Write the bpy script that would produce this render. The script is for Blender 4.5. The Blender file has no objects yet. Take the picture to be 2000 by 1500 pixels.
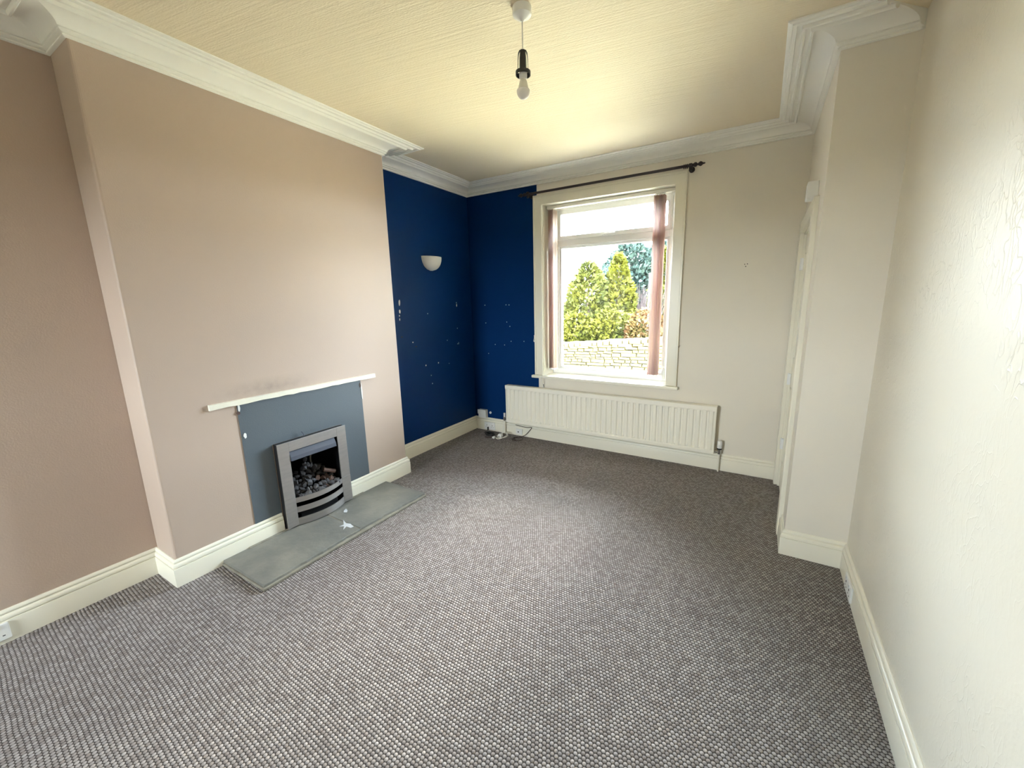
import bpy, bmesh, math, random
from mathutils import Vector, Matrix, noise
R = random.Random(7)
PI = math.pi
SC = bpy.context.scene
COL = SC.collection

# ------------------------------------------------------------------ camera
cd_ = bpy.data.cameras.new('camera')
cam = bpy.data.objects.new('camera', cd_); COL.objects.link(cam)
cam.location = (0.2965, -0.0119, 1.4357)
cam.rotation_euler = (1.3771, 0.0176, 0.5240)
cd_.sensor_width = 36; cd_.lens = 780.77/2000*36
cd_.shift_x = -0.01427; cd_.shift_y = -0.0035
cd_.clip_start = 0.02; cd_.clip_end = 2000
SC.camera = cam
# ------------------------------------------------------------------ view
SC.view_settings.view_transform = 'Standard'
SC.view_settings.look = 'None'
SC.view_settings.gamma = 1
SC.view_settings.use_curve_mapping = False
SC.view_settings.exposure = 3.95
SC.cycles.max_bounces = 12
SC.cycles.diffuse_bounces = 8
SC.cycles.transparent_max_bounces = 16
SC.cycles.sample_clamp_indirect = 6
# ------------------------------------------------------------------ sky
W = bpy.data.worlds.new('sky'); SC.world = W; W.use_nodes = True
nt = W.node_tree; nt.nodes.clear()
def wn(t, **k):
    n = nt.nodes.new(t)
    for a, b in k.items(): setattr(n, a, b)
    return n
wo = wn('ShaderNodeOutputWorld'); bg = wn('ShaderNodeBackground')
tc = wn('ShaderNodeTexCoord'); mp = wn('ShaderNodeMapping'); mp.inputs['Scale'].default_value = (1.6, 1.6, 3.6)
mp.inputs['Location'].default_value = (0.35, 0.0, 0.12)
nz = wn('ShaderNodeTexNoise'); nz.inputs['Scale'].default_value = 1.5; nz.inputs['Detail'].default_value = 4
cr = wn('ShaderNodeValToRGB')
cr.color_ramp.elements[0].position = 0.36; cr.color_ramp.elements[0].color = (0.6, 1.35, 2.1, 1)
cr.color_ramp.elements[1].position = 0.52; cr.color_ramp.elements[1].color = (4.7, 5.0, 5.3, 1)
sx = wn('ShaderNodeSeparateXYZ')
hz = wn('ShaderNodeMapRange'); hz.inputs['From Min'].default_value = 0.03; hz.inputs['From Max'].default_value = 0.30
mx = wn('ShaderNodeMix', data_type='RGBA')
mx.inputs['A'].default_value = (4.7, 5.0, 5.3, 1)
L = nt.links.new
L(tc.outputs['Generated'], mp.inputs['Vector']); L(mp.outputs[0], nz.inputs['Vector']); L(nz.outputs['Fac'], cr.inputs[0])
L(tc.outputs['Generated'], sx.inputs[0]); L(sx.outputs['Z'], hz.inputs['Value'])
L(hz.outputs[0], mx.inputs['Factor']); L(cr.outputs[0], mx.inputs['B']); L(mx.outputs['Result'], bg.inputs['Color'])
bg.inputs['Strength'].default_value = 1.0
L(bg.outputs[0], wo.inputs[0])
# ------------------------------------------------------------------ hazy sun (in front of the house, high above the trees)
sl = bpy.data.lights.new('sun', 'SUN'); sl.energy = 0.24; sl.angle = math.radians(9); sl.color = (1.0, 0.93, 0.82)
so = bpy.data.objects.new('sun', sl); COL.objects.link(so)
so.rotation_euler = Vector((-0.02, 0.875, 0.485)).to_track_quat('Z', 'Y').to_euler()
so.location = (0, 30, 20)
# sampling portals in the window opening and the added rear opening (they only guide the sky light)
def portal(x, y, z, w, h, rz):
    l = bpy.data.lights.new('sky_portal', 'AREA'); l.shape = 'RECTANGLE'; l.size = w; l.size_y = h
    l.cycles.is_portal = True
    o = bpy.data.objects.new('sky_portal', l); COL.objects.link(o)
    o.location = (x, y, z); o.rotation_euler = (PI/2, 0, rz)
portal(-0.98, 3.93, 1.52, 1.3, 1.75, PI)
portal(-1.80, -2.95, 1.55, .95, 1.25, 0)

# ------------------------------------------------------------------ materials
def mat(name, col=(.8,.8,.8), rough=.6, metal=0, spec=.5, build=None, **kw):
    m = bpy.data.materials.new(name); m.use_nodes = True
    n = m.node_tree.nodes; b = n['Principled BSDF']
    b.inputs['Base Color'].default_value = (*col, 1); b.inputs['Roughness'].default_value = rough
    b.inputs['Metallic'].default_value = metal; b.inputs['Specular IOR Level'].default_value = spec
    for k, v in kw.items(): b.inputs[k.replace('_', ' ')].default_value = v
    if build: build(m.node_tree, b)
    return m
def N(t, typ, **k):
    n = t.nodes.new(typ)
    for a, v in k.items():
        if a in n.inputs.keys() if False else False: pass
        setattr(n, a, v)
    return n
def coord(t, scale=(1,1,1), rot=(0,0,0), loc=(0,0,0)):
    c = t.nodes.new('ShaderNodeTexCoord'); m = t.nodes.new('ShaderNodeMapping')
    m.inputs['Scale'].default_value = scale; m.inputs['Rotation'].default_value = rot; m.inputs['Location'].default_value = loc
    t.links.new(c.outputs['Object'], m.inputs['Vector']); return m.outputs[0]
def noi(t, vec, scale, detail=3, rough=.5):
    n = t.nodes.new('ShaderNodeTexNoise'); n.inputs['Scale'].default_value = scale
    n.inputs['Detail'].default_value = detail; n.inputs['Roughness'].default_value = rough
    t.links.new(vec, n.inputs['Vector']); return n.outputs['Fac']
def ramp(t, fac, stops):
    r = t.nodes.new('ShaderNodeValToRGB'); e = r.color_ramp.elements
    while len(e) < len(stops): e.new(.5)
    for i, (p, c) in enumerate(stops):
        e[i].position = p; e[i].color = (*c, 1) if len(c) == 3 else c
    t.links.new(fac, r.inputs[0]); return r.outputs[0]
def math_(t, op, a, b=None, c=None, clamp=False):
    n = t.nodes.new('ShaderNodeMath'); n.operation = op; n.use_clamp = clamp
    for i, v in enumerate((a, b, c)):
        if v is None: continue
        if isinstance(v, (int, float)): n.inputs[i].default_value = v
        else: t.links.new(v, n.inputs[i])
    return n.outputs[0]
def mixc(t, f, a, b, mode='MIX'):
    n = t.nodes.new('ShaderNodeMix'); n.data_type = 'RGBA'; n.blend_type = mode
    for k, v in (('Factor', f), ('A', a), ('B', b)):
        s = n.inputs[k] if k != 'Factor' else n.inputs[0]
        if k == 'A': s = n.inputs[6]
        if k == 'B': s = n.inputs[7]
        if isinstance(v, tuple): s.default_value = (*v, 1) if len(v) == 3 else v
        elif isinstance(v, (int, float)): s.default_value = v
        else: t.links.new(v, s)
    return n.outputs[2]
def bump(t, b, h, strength=.3, dist=.01, prev=None):
    n = t.nodes.new('ShaderNodeBump'); n.inputs['Strength'].default_value = strength; n.inputs['Distance'].default_value = dist
    t.links.new(h, n.inputs['Height'])
    if prev: t.links.new(prev, n.inputs['Normal'])
    t.links.new(n.outputs[0], b.inputs['Normal']); return n.outputs[0]

CREAM = (.76, .715, .63); BROWN = (.50, .395, .325); NAVY = (.0010, .026, .112)
def b_emul(col, s=14, st=.12):
    def f(t, b):
        v = coord(t); n1 = noi(t, v, s*14, 2); n2 = noi(t, v, 2.2, 3)
        c = mixc(t, math_(t, 'MULTIPLY', n2, .35), col, tuple(x*.86 for x in col)); t.links.new(c, b.inputs['Base Color'])
        bump(t, b, n1, st, .004)
    return f
def b_back(t, b):           # cream emulsion with a navy painted strip in the corner
    c = t.nodes.new('ShaderNodeTexCoord'); s = t.nodes.new('ShaderNodeSeparateXYZ'); t.links.new(c.outputs['Object'], s.inputs[0])
    lt = math_(t, 'LESS_THAN', s.outputs[0], -1.648)
    n2 = noi(t, c.outputs['Object'], 2.2, 3)
    cr_ = mixc(t, math_(t, 'MULTIPLY', n2, .3), CREAM, tuple(x*.88 for x in CREAM))
    t.links.new(mixc(t, lt, cr_, NAVY), b.inputs['Base Color'])
    bump(t, b, noi(t, c.outputs['Object'], 180, 2), .12, .004)
def b_left(t, b):           # brown nearer the camera, navy past the chimney breast
    c = t.nodes.new('ShaderNodeTexCoord'); s = t.nodes.new('ShaderNodeSeparateXYZ'); t.links.new(c.outputs['Object'], s.inputs[0])
    gt = math_(t, 'GREATER_THAN', s.outputs[1], 1.5)
    n2 = noi(t, c.outputs['Object'], 3.0, 4)
    nv = mixc(t, n2, NAVY, tuple(x*1.25 for x in NAVY))
    t.links.new(mixc(t, gt, BROWN, nv), b.inputs['Base Color'])
    bump(t, b, noi(t, c.outputs['Object'], 160, 2), .12, .004)
def b_chim(t, b):
    c = t.nodes.new('ShaderNodeTexCoord'); s = t.nodes.new('ShaderNodeSeparateXYZ'); t.links.new(c.outputs['Object'], s.inputs[0])
    gt = math_(t, 'MULTIPLY', math_(t, 'GREATER_THAN', s.outputs[1], 2.268), math_(t, 'LESS_THAN', s.outputs[0], -2.256))
    n2 = noi(t, c.outputs['Object'], 2.4, 4)
    br = mixc(t, math_(t, 'MULTIPLY', n2, .35), BROWN, tuple(x*.86 for x in BROWN))
    # worn smear above the old mantel line
    m1 = math_(t, 'SUBTRACT', 1, math_(t, 'MULTIPLY', math_(t, 'ABSOLUTE', math_(t, 'SUBTRACT', s.outputs[2], .955)), 14), clamp=True)
    m2 = math_(t, 'SUBTRACT', 1, math_(t, 'MULTIPLY', math_(t, 'ABSOLUTE', math_(t, 'SUBTRACT', s.outputs[1], 1.25)), 3.0), clamp=True)
    sm = math_(t, 'MULTIPLY', math_(t, 'MULTIPLY', m1, m2), noi(t, c.outputs['Object'], 22, 4), clamp=True)
    br = mixc(t, sm, br, tuple(x*.55 for x in BROWN))
    t.links.new(mixc(t, gt, br, NAVY), b.inputs['Base Color'])
    bump(t, b, noi(t, c.outputs['Object'], 170, 2), .13, .004)
def b_right(t, b):          # silky paint over embossed blown paper
    v = coord(t, (1, .8, .42)); w = noi(t, v, 9, 4, .6)
    t.links.new(mixc(t, math_(t, 'MULTIPLY', noi(t, coord(t), 1.7, 3), .25), (.75,.71,.61), (.70,.66,.57)), b.inputs['Base Color'])
    a = t.nodes.new('ShaderNodeTexVoronoi'); a.feature = 'DISTANCE_TO_EDGE'; a.inputs['Scale'].default_value = 13
    d = t.nodes.new('ShaderNodeVectorMath'); d.operation = 'ADD'
    nn = t.nodes.new('ShaderNodeTexNoise'); nn.inputs['Scale'].default_value = 5; nn.inputs['Detail'].default_value = 4
    t.links.new(v, nn.inputs['Vector']); t.links.new(v, d.inputs[0]); t.links.new(nn.outputs['Color'], d.inputs[1]); t.links.new(d.outputs[0], a.inputs['Vector'])
    e = ramp(t, a.outputs['Distance'], [(0, (1,1,1)), (.028, (.35,.35,.35)), (.07, (0,0,0))])
    msk = ramp(t, noi(t, coord(t), 3.0, 3), [(.42, (0,0,0)), (.62, (1,1,1))])
    h = math_(t, 'ADD', math_(t, 'MULTIPLY', math_(t, 'MULTIPLY', e, msk), .9), math_(t, 'MULTIPLY', noi(t, coord(t), 55, 3), .55))
    bump(t, b, h, .42, .0035)
def b_ceil(t, b):           # ribbed anaglypta paper under cream paint
    v = coord(t, (1, 1, 1), (0, 0, math.radians(-9)))
    s = t.nodes.new('ShaderNodeSeparateXYZ'); t.links.new(v, s.inputs[0])
    cmb = t.nodes.new('ShaderNodeCombineXYZ')
    t.links.new(math_(t, 'MULTIPLY', s.outputs[0], 1.6), cmb.inputs[0]); t.links.new(math_(t, 'MULTIPLY', s.outputs[1], 75), cmb.inputs[1])
    r1 = noi(t, cmb.outputs[0], 1.0, 2, .7)
    cm2 = t.nodes.new('ShaderNodeCombineXYZ')
    t.links.new(math_(t, 'MULTIPLY', s.outputs[0], 70), cm2.inputs[0]); t.links.new(math_(t, 'MULTIPLY', s.outputs[1], 160), cm2.inputs[1])
    r2 = noi(t, cm2.outputs[0], 1.0, 1, .5)
    h = math_(t, 'ADD', math_(t, 'MULTIPLY', r1, 1.1), math_(t, 'MULTIPLY', r2, .5))
    t.links.new(mixc(t, noi(t, coord(t), 1.2, 2), (.765,.665,.495), (.795,.71,.545)), b.inputs['Base Color'])
    bump(t, b, h, .6, .0045)
def b_carpet(t, b):         # flat loop-pile carpet, knots staggered row by row
    v = coord(t, (1, 1, 1), (0, 0, math.radians(3)))
    wob = t.nodes.new('ShaderNodeTexNoise'); wob.inputs['Scale'].default_value = 4; wob.inputs['Detail'].default_value = 4
    t.links.new(v, wob.inputs['Vector'])
    s = t.nodes.new('ShaderNodeSeparateXYZ'); t.links.new(v, s.inputs[0])
    w = t.nodes.new('ShaderNodeSeparateXYZ'); t.links.new(wob.outputs['Color'], w.inputs[0])
    u_ = math_(t, 'ADD', math_(t, 'MULTIPLY', s.outputs[0], 1/.0145), math_(t, 'MULTIPLY', w.outputs[0], 1.5))
    v_ = math_(t, 'ADD', math_(t, 'MULTIPLY', s.outputs[1], 1/.0130), math_(t, 'MULTIPLY', w.outputs[1], 1.5))
    row = math_(t, 'FLOOR', v_)
    u2 = math_(t, 'ADD', u_, math_(t, 'MULTIPLY', row, .5))
    cu = math_(t, 'FLOOR', u2)
    fu = math_(t, 'SUBTRACT', math_(t, 'FRACT', u2), .5); fv = math_(t, 'SUBTRACT', math_(t, 'FRACT', v_), .5)
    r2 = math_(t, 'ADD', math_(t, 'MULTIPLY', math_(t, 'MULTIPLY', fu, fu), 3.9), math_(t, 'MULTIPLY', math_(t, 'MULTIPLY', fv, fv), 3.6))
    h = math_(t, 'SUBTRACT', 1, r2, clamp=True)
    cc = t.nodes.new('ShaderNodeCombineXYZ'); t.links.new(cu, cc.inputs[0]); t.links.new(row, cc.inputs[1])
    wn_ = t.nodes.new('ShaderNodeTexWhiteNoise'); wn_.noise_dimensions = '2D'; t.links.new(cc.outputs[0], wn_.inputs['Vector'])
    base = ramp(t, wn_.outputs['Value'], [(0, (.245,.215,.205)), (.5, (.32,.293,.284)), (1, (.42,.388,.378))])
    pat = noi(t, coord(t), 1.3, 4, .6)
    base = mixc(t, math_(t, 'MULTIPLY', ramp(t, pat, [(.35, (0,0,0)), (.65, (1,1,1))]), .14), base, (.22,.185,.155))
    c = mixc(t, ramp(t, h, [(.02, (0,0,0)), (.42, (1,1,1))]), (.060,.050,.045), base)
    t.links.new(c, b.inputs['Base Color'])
    bump(t, b, math_(t, 'ADD', h, math_(t, 'MULTIPLY', noi(t, v, 500, 2), .3)), .6, .006)
def b_stone(col, col2, sc=3, st=.4, dist=.01, scratch=False):
    def f(t, b):
        v = coord(t); n1 = noi(t, v, sc, 5, .6); n2 = noi(t, v, sc*9, 4, .6)
        c = mixc(t, ramp(t, n1, [(.35, (0,0,0)), (.65, (1,1,1))]), col, col2)
        c = mixc(t, math_(t, 'MULTIPLY', n2, .35), c, tuple(x*.7 for x in col))
        if scratch:
            oi = t.nodes.new('ShaderNodeObjectInfo')
            c = mixc(t, math_(t, 'MULTIPLY', oi.outputs['Random'], .6), c, (.075,.058,.016))
        t.links.new(c, b.inputs['Base Color']); bump(t, b, n2, st, dist)
    return f
def b_metal(t, b):
    v = coord(t, (1, 1, 6)); n = noi(t, v, 9, 4, .6)
    t.links.new(mixc(t, n, (.53,.50,.48), (.38,.36,.35)), b.inputs['Base Color'])
    t.links.new(math_(t, 'ADD', math_(t, 'MULTIPLY', n, .25), .26), b.inputs['Roughness'])
def b_leaf(c1, c2):
    def f(t, b):
        n = noi(t, coord(t), 2.6, 4, .65)
        t.links.new(ramp(t, n, [(.33, c1), (.66, c2)]), b.inputs['Base Color'])
    return f
M = {}
M['ceiling'] = mat('ceiling_paper', rough=.7, build=b_ceil)
M['back'] = mat('back_wall_paint', rough=.7, spec=.06, build=b_back)
M['left'] = mat('left_wall_paint', rough=.45, spec=.12, build=b_left)
M['chimney'] = mat('chimney_paint', rough=.55, build=b_chim)
M['right'] = mat('right_wall_silk_paint', rough=.43, spec=.42, build=b_right)
M['cream'] = mat('cream_paint', rough=.55, build=b_emul(CREAM))
M['carpet'] = mat('loop_carpet', rough=.95, spec=.1, build=b_carpet)
M['gloss'] = mat('cream_gloss', (.80,.77,.66), .3)
M['cornice'] = mat('cornice_paint', (.88,.87,.82), .55)
M['upvc'] = mat('white_upvc', (.84,.85,.85), .25)
M['white'] = mat('white_plastic', (.80,.80,.78), .35)
M['whitemat'] = mat('white_ceramic', (.82,.79,.72), .5)
M['radiator'] = mat('radiator_enamel', (.84,.81,.71), .35)
M['chrome'] = mat('chrome', (.75,.75,.74), .15, 1)
M['dark'] = mat('dark_slot', (.01,.01,.01), .7)
M['black'] = mat('black_plastic', (.012,.012,.013), .35)
M['rod'] = mat('black_iron', (.035,.027,.03), .42, .3)
M['steel'] = mat('brushed_steel', rough=.35, metal=.85, build=b_metal)
M['hood'] = mat('bluish_hood', (.055,.06,.085), .6, 0)
M['firebox'] = mat('soot', (.006,.006,.007), .9, spec=.1)
M['ceramic'] = mat('fire_back_ceramic', (.045,.05,.055), .8)
M['coal'] = mat('coal', rough=.75, build=b_stone((.040,.038,.043), (.095,.088,.088), 9, .4, .004))
M['coalbrown'] = mat('coal_brown', rough=.75, build=b_stone((.16,.095,.075), (.09,.05,.04), 9, .4, .004))
M['slatepaint'] = mat('slate_grey_paint', rough=.5, build=b_emul((.098,.118,.135), 10, .15))
M['flag'] = mat('flagstone', rough=.6, build=b_stone((.23,.22,.19), (.125,.128,.120), 3.2, .6, .006))
M['mortar'] = mat('cement_mortar', rough=.9, build=b_stone((.28,.26,.21), (.17,.155,.125), 10, .5, .004))
M['plaster'] = mat('bare_plaster', (.78,.78,.76), .9)
M['splash'] = mat('dried_paint', (.50,.52,.55), .8)
M['fillerblue'] = mat('faded_filler', (.35,.5,.62), .8)
M['cable_b'] = mat('black_cable', (.01,.01,.011), .45)
M['cable_w'] = mat('white_cable', (.78,.77,.72), .4)
M['brown_k'] = mat('brown_cable', (.05,.03,.025), .5)
M['walling'] = mat('walling_stone', rough=.9, build=b_stone((.062,.050,.016), (.084,.070,.022), 2.5, .5, .03, True))
M['gap'] = mat('wall_gap_earth', (.020,.016,.010), .95)
M['ground'] = mat('yard_gravel', rough=.95, build=b_stone((.085,.073,.034), (.07,.06,.028), .8, .4, .03))
M['bounce_paving'] = mat('pale_bounce_stone', rough=.9, build=b_stone((.78,.69,.46), (.72,.63,.42), 1.2, .3, .01))  # bright reflector colour for the added paving outside the window
M['field'] = mat('far_hill_grass', rough=1, build=b_stone((.06,.07,.07), (.07,.075,.068), .02, .2, .1))
M['bark'] = mat('bark', (.10,.07,.05), .9)
def leafm(n, a, c): return mat(n, rough=.7, spec=.2, build=b_leaf(a, c))
M['leaf_y'] = leafm('yellow_green_leaf', (.034,.038,.003), (.074,.072,.004))
M['leaf_g'] = leafm('olive_leaf', (.026,.034,.007), (.062,.062,.006))
M['leaf_b'] = leafm('blue_green_needles', (.022,.042,.040), (.036,.056,.042))
M['leaf_o'] = leafm('orange_leaf', (.08,.034,.016), (.07,.052,.011))
M['twig'] = leafm('purple_grey_twigs', (.048,.036,.038), (.062,.047,.044))
def b_vane(t, b):
    o = [n for n in t.nodes if n.type == 'OUTPUT_MATERIAL'][0]
    tr = t.nodes.new('ShaderNodeBsdfTranslucent'); tr.inputs['Color'].default_value = (.72,.58,.53,1)
    m = t.nodes.new('ShaderNodeMixShader'); m.inputs[0].default_value = .5
    t.links.new(b.outputs[0], m.inputs[1]); t.links.new(tr.outputs[0], m.inputs[2]); t.links.new(m.outputs[0], o.inputs[0])
M['vane'] = mat('pink_vane_fabric', (.62,.45,.42), .8, build=b_vane)
M['vane2'] = mat('buff_vane_fabric', (.70,.58,.47), .8, build=b_vane)
def glass():
    m = bpy.data.materials.new('window_glass'); m.use_nodes = True; t = m.node_tree; t.nodes.clear()
    o = t.nodes.new('ShaderNodeOutputMaterial'); tr = t.nodes.new('ShaderNodeBsdfTransparent'); tr.inputs[0].default_value = (.96,.98,.97,1)
    gl = t.nodes.new('ShaderNodeBsdfGlossy'); gl.inputs['Roughness'].default_value = .02
    fr = t.nodes.new('ShaderNodeFresnel'); fr.inputs[0].default_value = 1.45; mx_ = t.nodes.new('ShaderNodeMixShader')
    t.links.new(fr.outputs[0], mx_.inputs[0]); t.links.new(tr.outputs[0], mx_.inputs[1]); t.links.new(gl.outputs[0], mx_.inputs[2])
    t.links.new(mx_.outputs[0], o.inputs[0]); return m
M['glass'] = glass()
def bulbm(t, b):
    pass
M['bulb'] = mat('frosted_bulb', (.86,.83,.80), .2)

# ------------------------------------------------------------------ mesh helpers
def obj(name, bm, m, parent=None, smooth=False, bev=0, seg=2, label=None):
    bmesh.ops.recalc_face_normals(bm, faces=bm.faces)
    me = bpy.data.meshes.new(name); bm.to_mesh(me); bm.free()
    if smooth:
        for p in me.polygons: p.use_smooth = True
    for mm in (m if isinstance(m, (list, tuple)) else [m]): me.materials.append(M[mm])
    o = bpy.data.objects.new(name, me); COL.objects.link(o)
    if parent:
        o.parent = parent; o.matrix_parent_inverse = Matrix.Translation(-Vector(parent.location))
    if bev:
        d = o.modifiers.new('bevel', 'BEVEL'); d.width = bev; d.segments = seg; d.limit_method = 'ANGLE'
    if smooth and smooth != 'all':
        e = o.modifiers.new('split', 'EDGE_SPLIT'); e.split_angle = math.radians(40)
    if label: o['label'] = label
    return o
def B(*boxes):
    bm = bmesh.new()
    for b in boxes: box(bm, *b)
    return bm
def box(bm, x0, x1, y0, y1, z0, z1):
    v = [bm.verts.new(p) for p in ((x0,y0,z0),(x1,y0,z0),(x1,y1,z0),(x0,y1,z0),(x0,y0,z1),(x1,y0,z1),(x1,y1,z1),(x0,y1,z1))]
    for f in ((0,3,2,1),(4,5,6,7),(0,1,5,4),(1,2,6,5),(2,3,7,6),(3,0,4,7)): bm.faces.new([v[i] for i in f])
def tube(bm, pts, r, n=8, close=False):
    pts = [Vector(p) for p in pts]; rings = []
    rr = r if isinstance(r, (list, tuple)) else [r]*len(pts)
    up = Vector((0,0,1)); prev = None
    for i, p in enumerate(pts):
        if close: d = pts[(i+1) % len(pts)] - pts[i-1]
        else: d = (pts[min(i+1, len(pts)-1)] - pts[max(i-1, 0)])
        d.normalize()
        if prev is None:
            a = d.cross(up if abs(d.z) < .9 else Vector((1,0,0))).normalized()
        else:
            a = (prev - d*prev.dot(d)).normalized()
        prev = a; b_ = d.cross(a)
        rings.append([bm.verts.new(p + (a*math.cos(2*PI*k/n) + b_*math.sin(2*PI*k/n))*rr[i]) for k in range(n)])
    m = len(rings)
    for i in range(m if close else m-1):
        A, C = rings[i], rings[(i+1) % m]
        for k in range(n): bm.faces.new((A[k], A[(k+1)%n], C[(k+1)%n], C[k]))
    if not close:
        bm.faces.new(rings[0]); bm.faces.new(rings[-1])
def lathe(bm, prof, c=(0,0,0), axis='z', n=24):
    c = Vector(c); rings = []
    for r, h in prof:
        ring = []
        for k in range(n):
            a = 2*PI*k/n
            if axis == 'z': p = Vector((r*math.cos(a), r*math.sin(a), h))
            elif axis == 'x': p = Vector((h, r*math.cos(a), r*math.sin(a)))
            else: p = Vector((r*math.cos(a), h, r*math.sin(a)))
            ring.append(bm.verts.new(c + p))
        rings.append(ring)
    for i in range(len(rings)-1):
        for k in range(n): bm.faces.new((rings[i][k], rings[i][(k+1)%n], rings[i+1][(k+1)%n], rings[i+1][k]))
    bm.faces.new(rings[0]); bm.faces.new(rings[-1])
def bez(pts, n=24):       # Catmull-Rom through points
    P = [Vector(p) for p in pts]; P = [P[0]] + P + [P[-1]]; out = []
    for i in range(1, len(P)-2):
        for k in range(n):
            t = k/n; a, b_, c, d = P[i-1:i+3]
            out.append(.5*((2*b_) + (c-a)*t + (2*a-5*b_+4*c-d)*t*t + (3*b_-a-3*c+d)*t**3))
    out.append(P[-2]); return out
def thing(name, label, cat, loc=(0,0,0), group=None):
    o = bpy.data.objects.new(name, None); COL.objects.link(o); o.location = loc; o.empty_display_size = .05
    o['label'] = label; o['category'] = cat
    if group: o['group'] = group
    return o
def tag(o, label, cat, group=None):
    o['label'] = label; o['category'] = cat
    if group: o['group'] = group
    return o
def struct(o, label=None):
    o['kind'] = 'structure'
    if label: o['label'] = label
    return o
def sroot(name, loc, label):
    o = bpy.data.objects.new(name, None); COL.objects.link(o); o.location = loc; o.empty_display_size = .05
    o['kind'] = 'structure'; o['label'] = label; return o

# ------------------------------------------------------------------ room dimensions
H = 2.6; xA = -2.486; xC = -2.248; yC0 = .676; yC1 = 2.2755; yB = 3.58; xD = .513; yP = 2.494; xR = .7935; yE = -2.6
T = .3
W0, W1, WZ0, WZ1 = -1.59, -.369, .665, 2.345
struct(obj('floor', B((xA-T, xR+.9, yE-T, yB+T, -.12, 0)), 'carpet'), 'grey brown loop pile fitted carpet')
struct(obj('ceiling', B((xA-T, xR+.9, yE-T, yB+T, H, H+.2)), 'ceiling'), 'cream painted ceiling with ribbed paper')
struct(obj('wall_back', B((xA-T, W0, yB, yB+T, -.12, H), (W1, xR+.9, yB, yB+T, -.12, H), (W0, W1, yB, yB+T, -.12, WZ0), (W0, W1, yB, yB+T, WZ1, H)), 'back'),
       'window wall, cream with a navy strip in the left corner')
struct(obj('wall_left', B((xA-T, xA, yE, yB, -.12, H)), 'left'), 'left wall, brown in the near alcove and navy in the far one')
FY0, FY1, FZ0, FZ1 = 1.27, 1.65, 0, .57
bm = bmesh.new(); _v = {}
for j_, y_ in enumerate((yC0, FY0, FY1, yC1)):
    for k_, z_ in enumerate((0, FZ1, H)):
        for i_, x_ in enumerate((xA, xC)): _v[i_, j_, k_] = bm.verts.new((x_, y_, z_))
for j_ in range(3):
    for k_ in range(2):
        if j_ == 1 and k_ == 0: continue
        for i_ in (0, 1): bm.faces.new([_v[i_, j_, k_], _v[i_, j_+1, k_], _v[i_, j_+1, k_+1], _v[i_, j_, k_+1]])
for j_ in (0, 3):
    for k_ in range(2): bm.faces.new([_v[0, j_, k_], _v[1, j_, k_], _v[1, j_, k_+1], _v[0, j_, k_+1]])
for j_ in (1, 2): bm.faces.new([_v[0, j_, 0], _v[1, j_, 0], _v[1, j_, 1], _v[0, j_, 1]])
bm.faces.new([_v[0, 1, 1], _v[1, 1, 1], _v[1, 2, 1], _v[0, 2, 1]])
struct(obj('wall_chimney', bm, 'chimney', bev=.012, seg=3), 'brown chimney breast standing forward of the left wall')
DY0, DY1, DZ = 2.77, 3.47, 1.87
struct(obj('wall_door', B((xD, xR, yP, DY0, 0, H), (xD, xR+.9, DY1, yB, 0, H), (xD, xR+.9, DY0, DY1, DZ, H), (xR+.25, xR+.9, DY0, DY1, 0, DZ), (xR, xR+.9, yP, DY0, 0, H)), 'cream'),
       'cream projecting wall with the door in its left face')
struct(obj('wall_right', B((xR, xR+T, yE, yP, -.12, H)), 'right'), 'pale cream right wall with embossed paper')
# rear wall behind the camera, with an opening for the added fill window
RX0, RX1, RZ0, RZ1 = -2.25, -1.35, .95, 2.15
struct(obj('wall_rear', B((xA-T, RX0, yE-T, yE, -.12, H), (RX1, xR+.9, yE-T, yE, -.12, H), (RX0, RX1, yE-T, yE, -.12, RZ0), (RX0, RX1, yE-T, yE, RZ1, H)), 'cream'), 'rear wall behind the camera')

# ------------------------------------------------------------------ mouldings swept round the plan
PLAN = [(xA,yB),(xD,yB),(xD,yP),(xR,yP),(xR,yE),(xA,yE),(xA,yC0),(xC,yC0),(xC,yC1),(xA,yC1)]
def inward(i):
    a = Vector(PLAN[i]); b_ = Vector(PLAN[(i+1) % len(PLAN)]); d = (b_-a).normalized()
    return d, Vector((d.y, -d.x))     # clockwise plan: inside is to the right
def moulding(name, seg, prof, z0, m, cuts=None, label=None, kind=True):
    n = len(PLAN); i = seg; a = Vector(PLAN[i]); b_ = Vector(PLAN[(i+1) % n]); d, inn = inward(i)
    dp, ip = inward((i-1) % n); dn, inx = inward((i+1) % n)
    bm = bmesh.new()
    ra = cuts[0] if cuts else None; rb = cuts[1] if cuts else None
    A, C = [], []
    for u, v in prof:
        if ra is None: p = a + inn*u + ip*u
        else: p = a + d*ra + inn*u
        A.append(bm.verts.new((p.x, p.y, z0+v)))
        if rb is None: q = b_ + inn*u + inx*u
        else: q = a + d*rb + inn*u
        C.append(bm.verts.new((q.x, q.y, z0+v)))
    k = len(prof)
    for j in range(k): bm.faces.new((A[j], A[(j+1)%k], C[(j+1)%k], C[j]))
    bm.faces.new(A); bm.faces.new(C)
    return struct(obj(name, bm, m, smooth=True), label)
cove = [(.026+.086*(1-math.cos(t*PI/2)) , -.046+.038*math.sin(t*PI/2)) for t in [k/8 for k in range(9)]]
CORN = [(0,0),(0,-.074),(.009,-.074),(.013,-.071),(.013,-.066),(.008,-.063),(.008,-.061),(.018,-.059),(.022,-.055),(.022,-.050),(.018,-.048)] + cove + \
       [(.113,-.018),(.118,-.024),(.124,-.024),(.128,-.018),(.128,-.009),(.146,-.009),(.148,-.019),(.153,-.021),(.159,-.019),(.161,-.006),(.180,-.006),(.182,-.014),(.197,-.014),(.199,-.008),(.208,-.010),(.217,-.006),(.217,0)]
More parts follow.
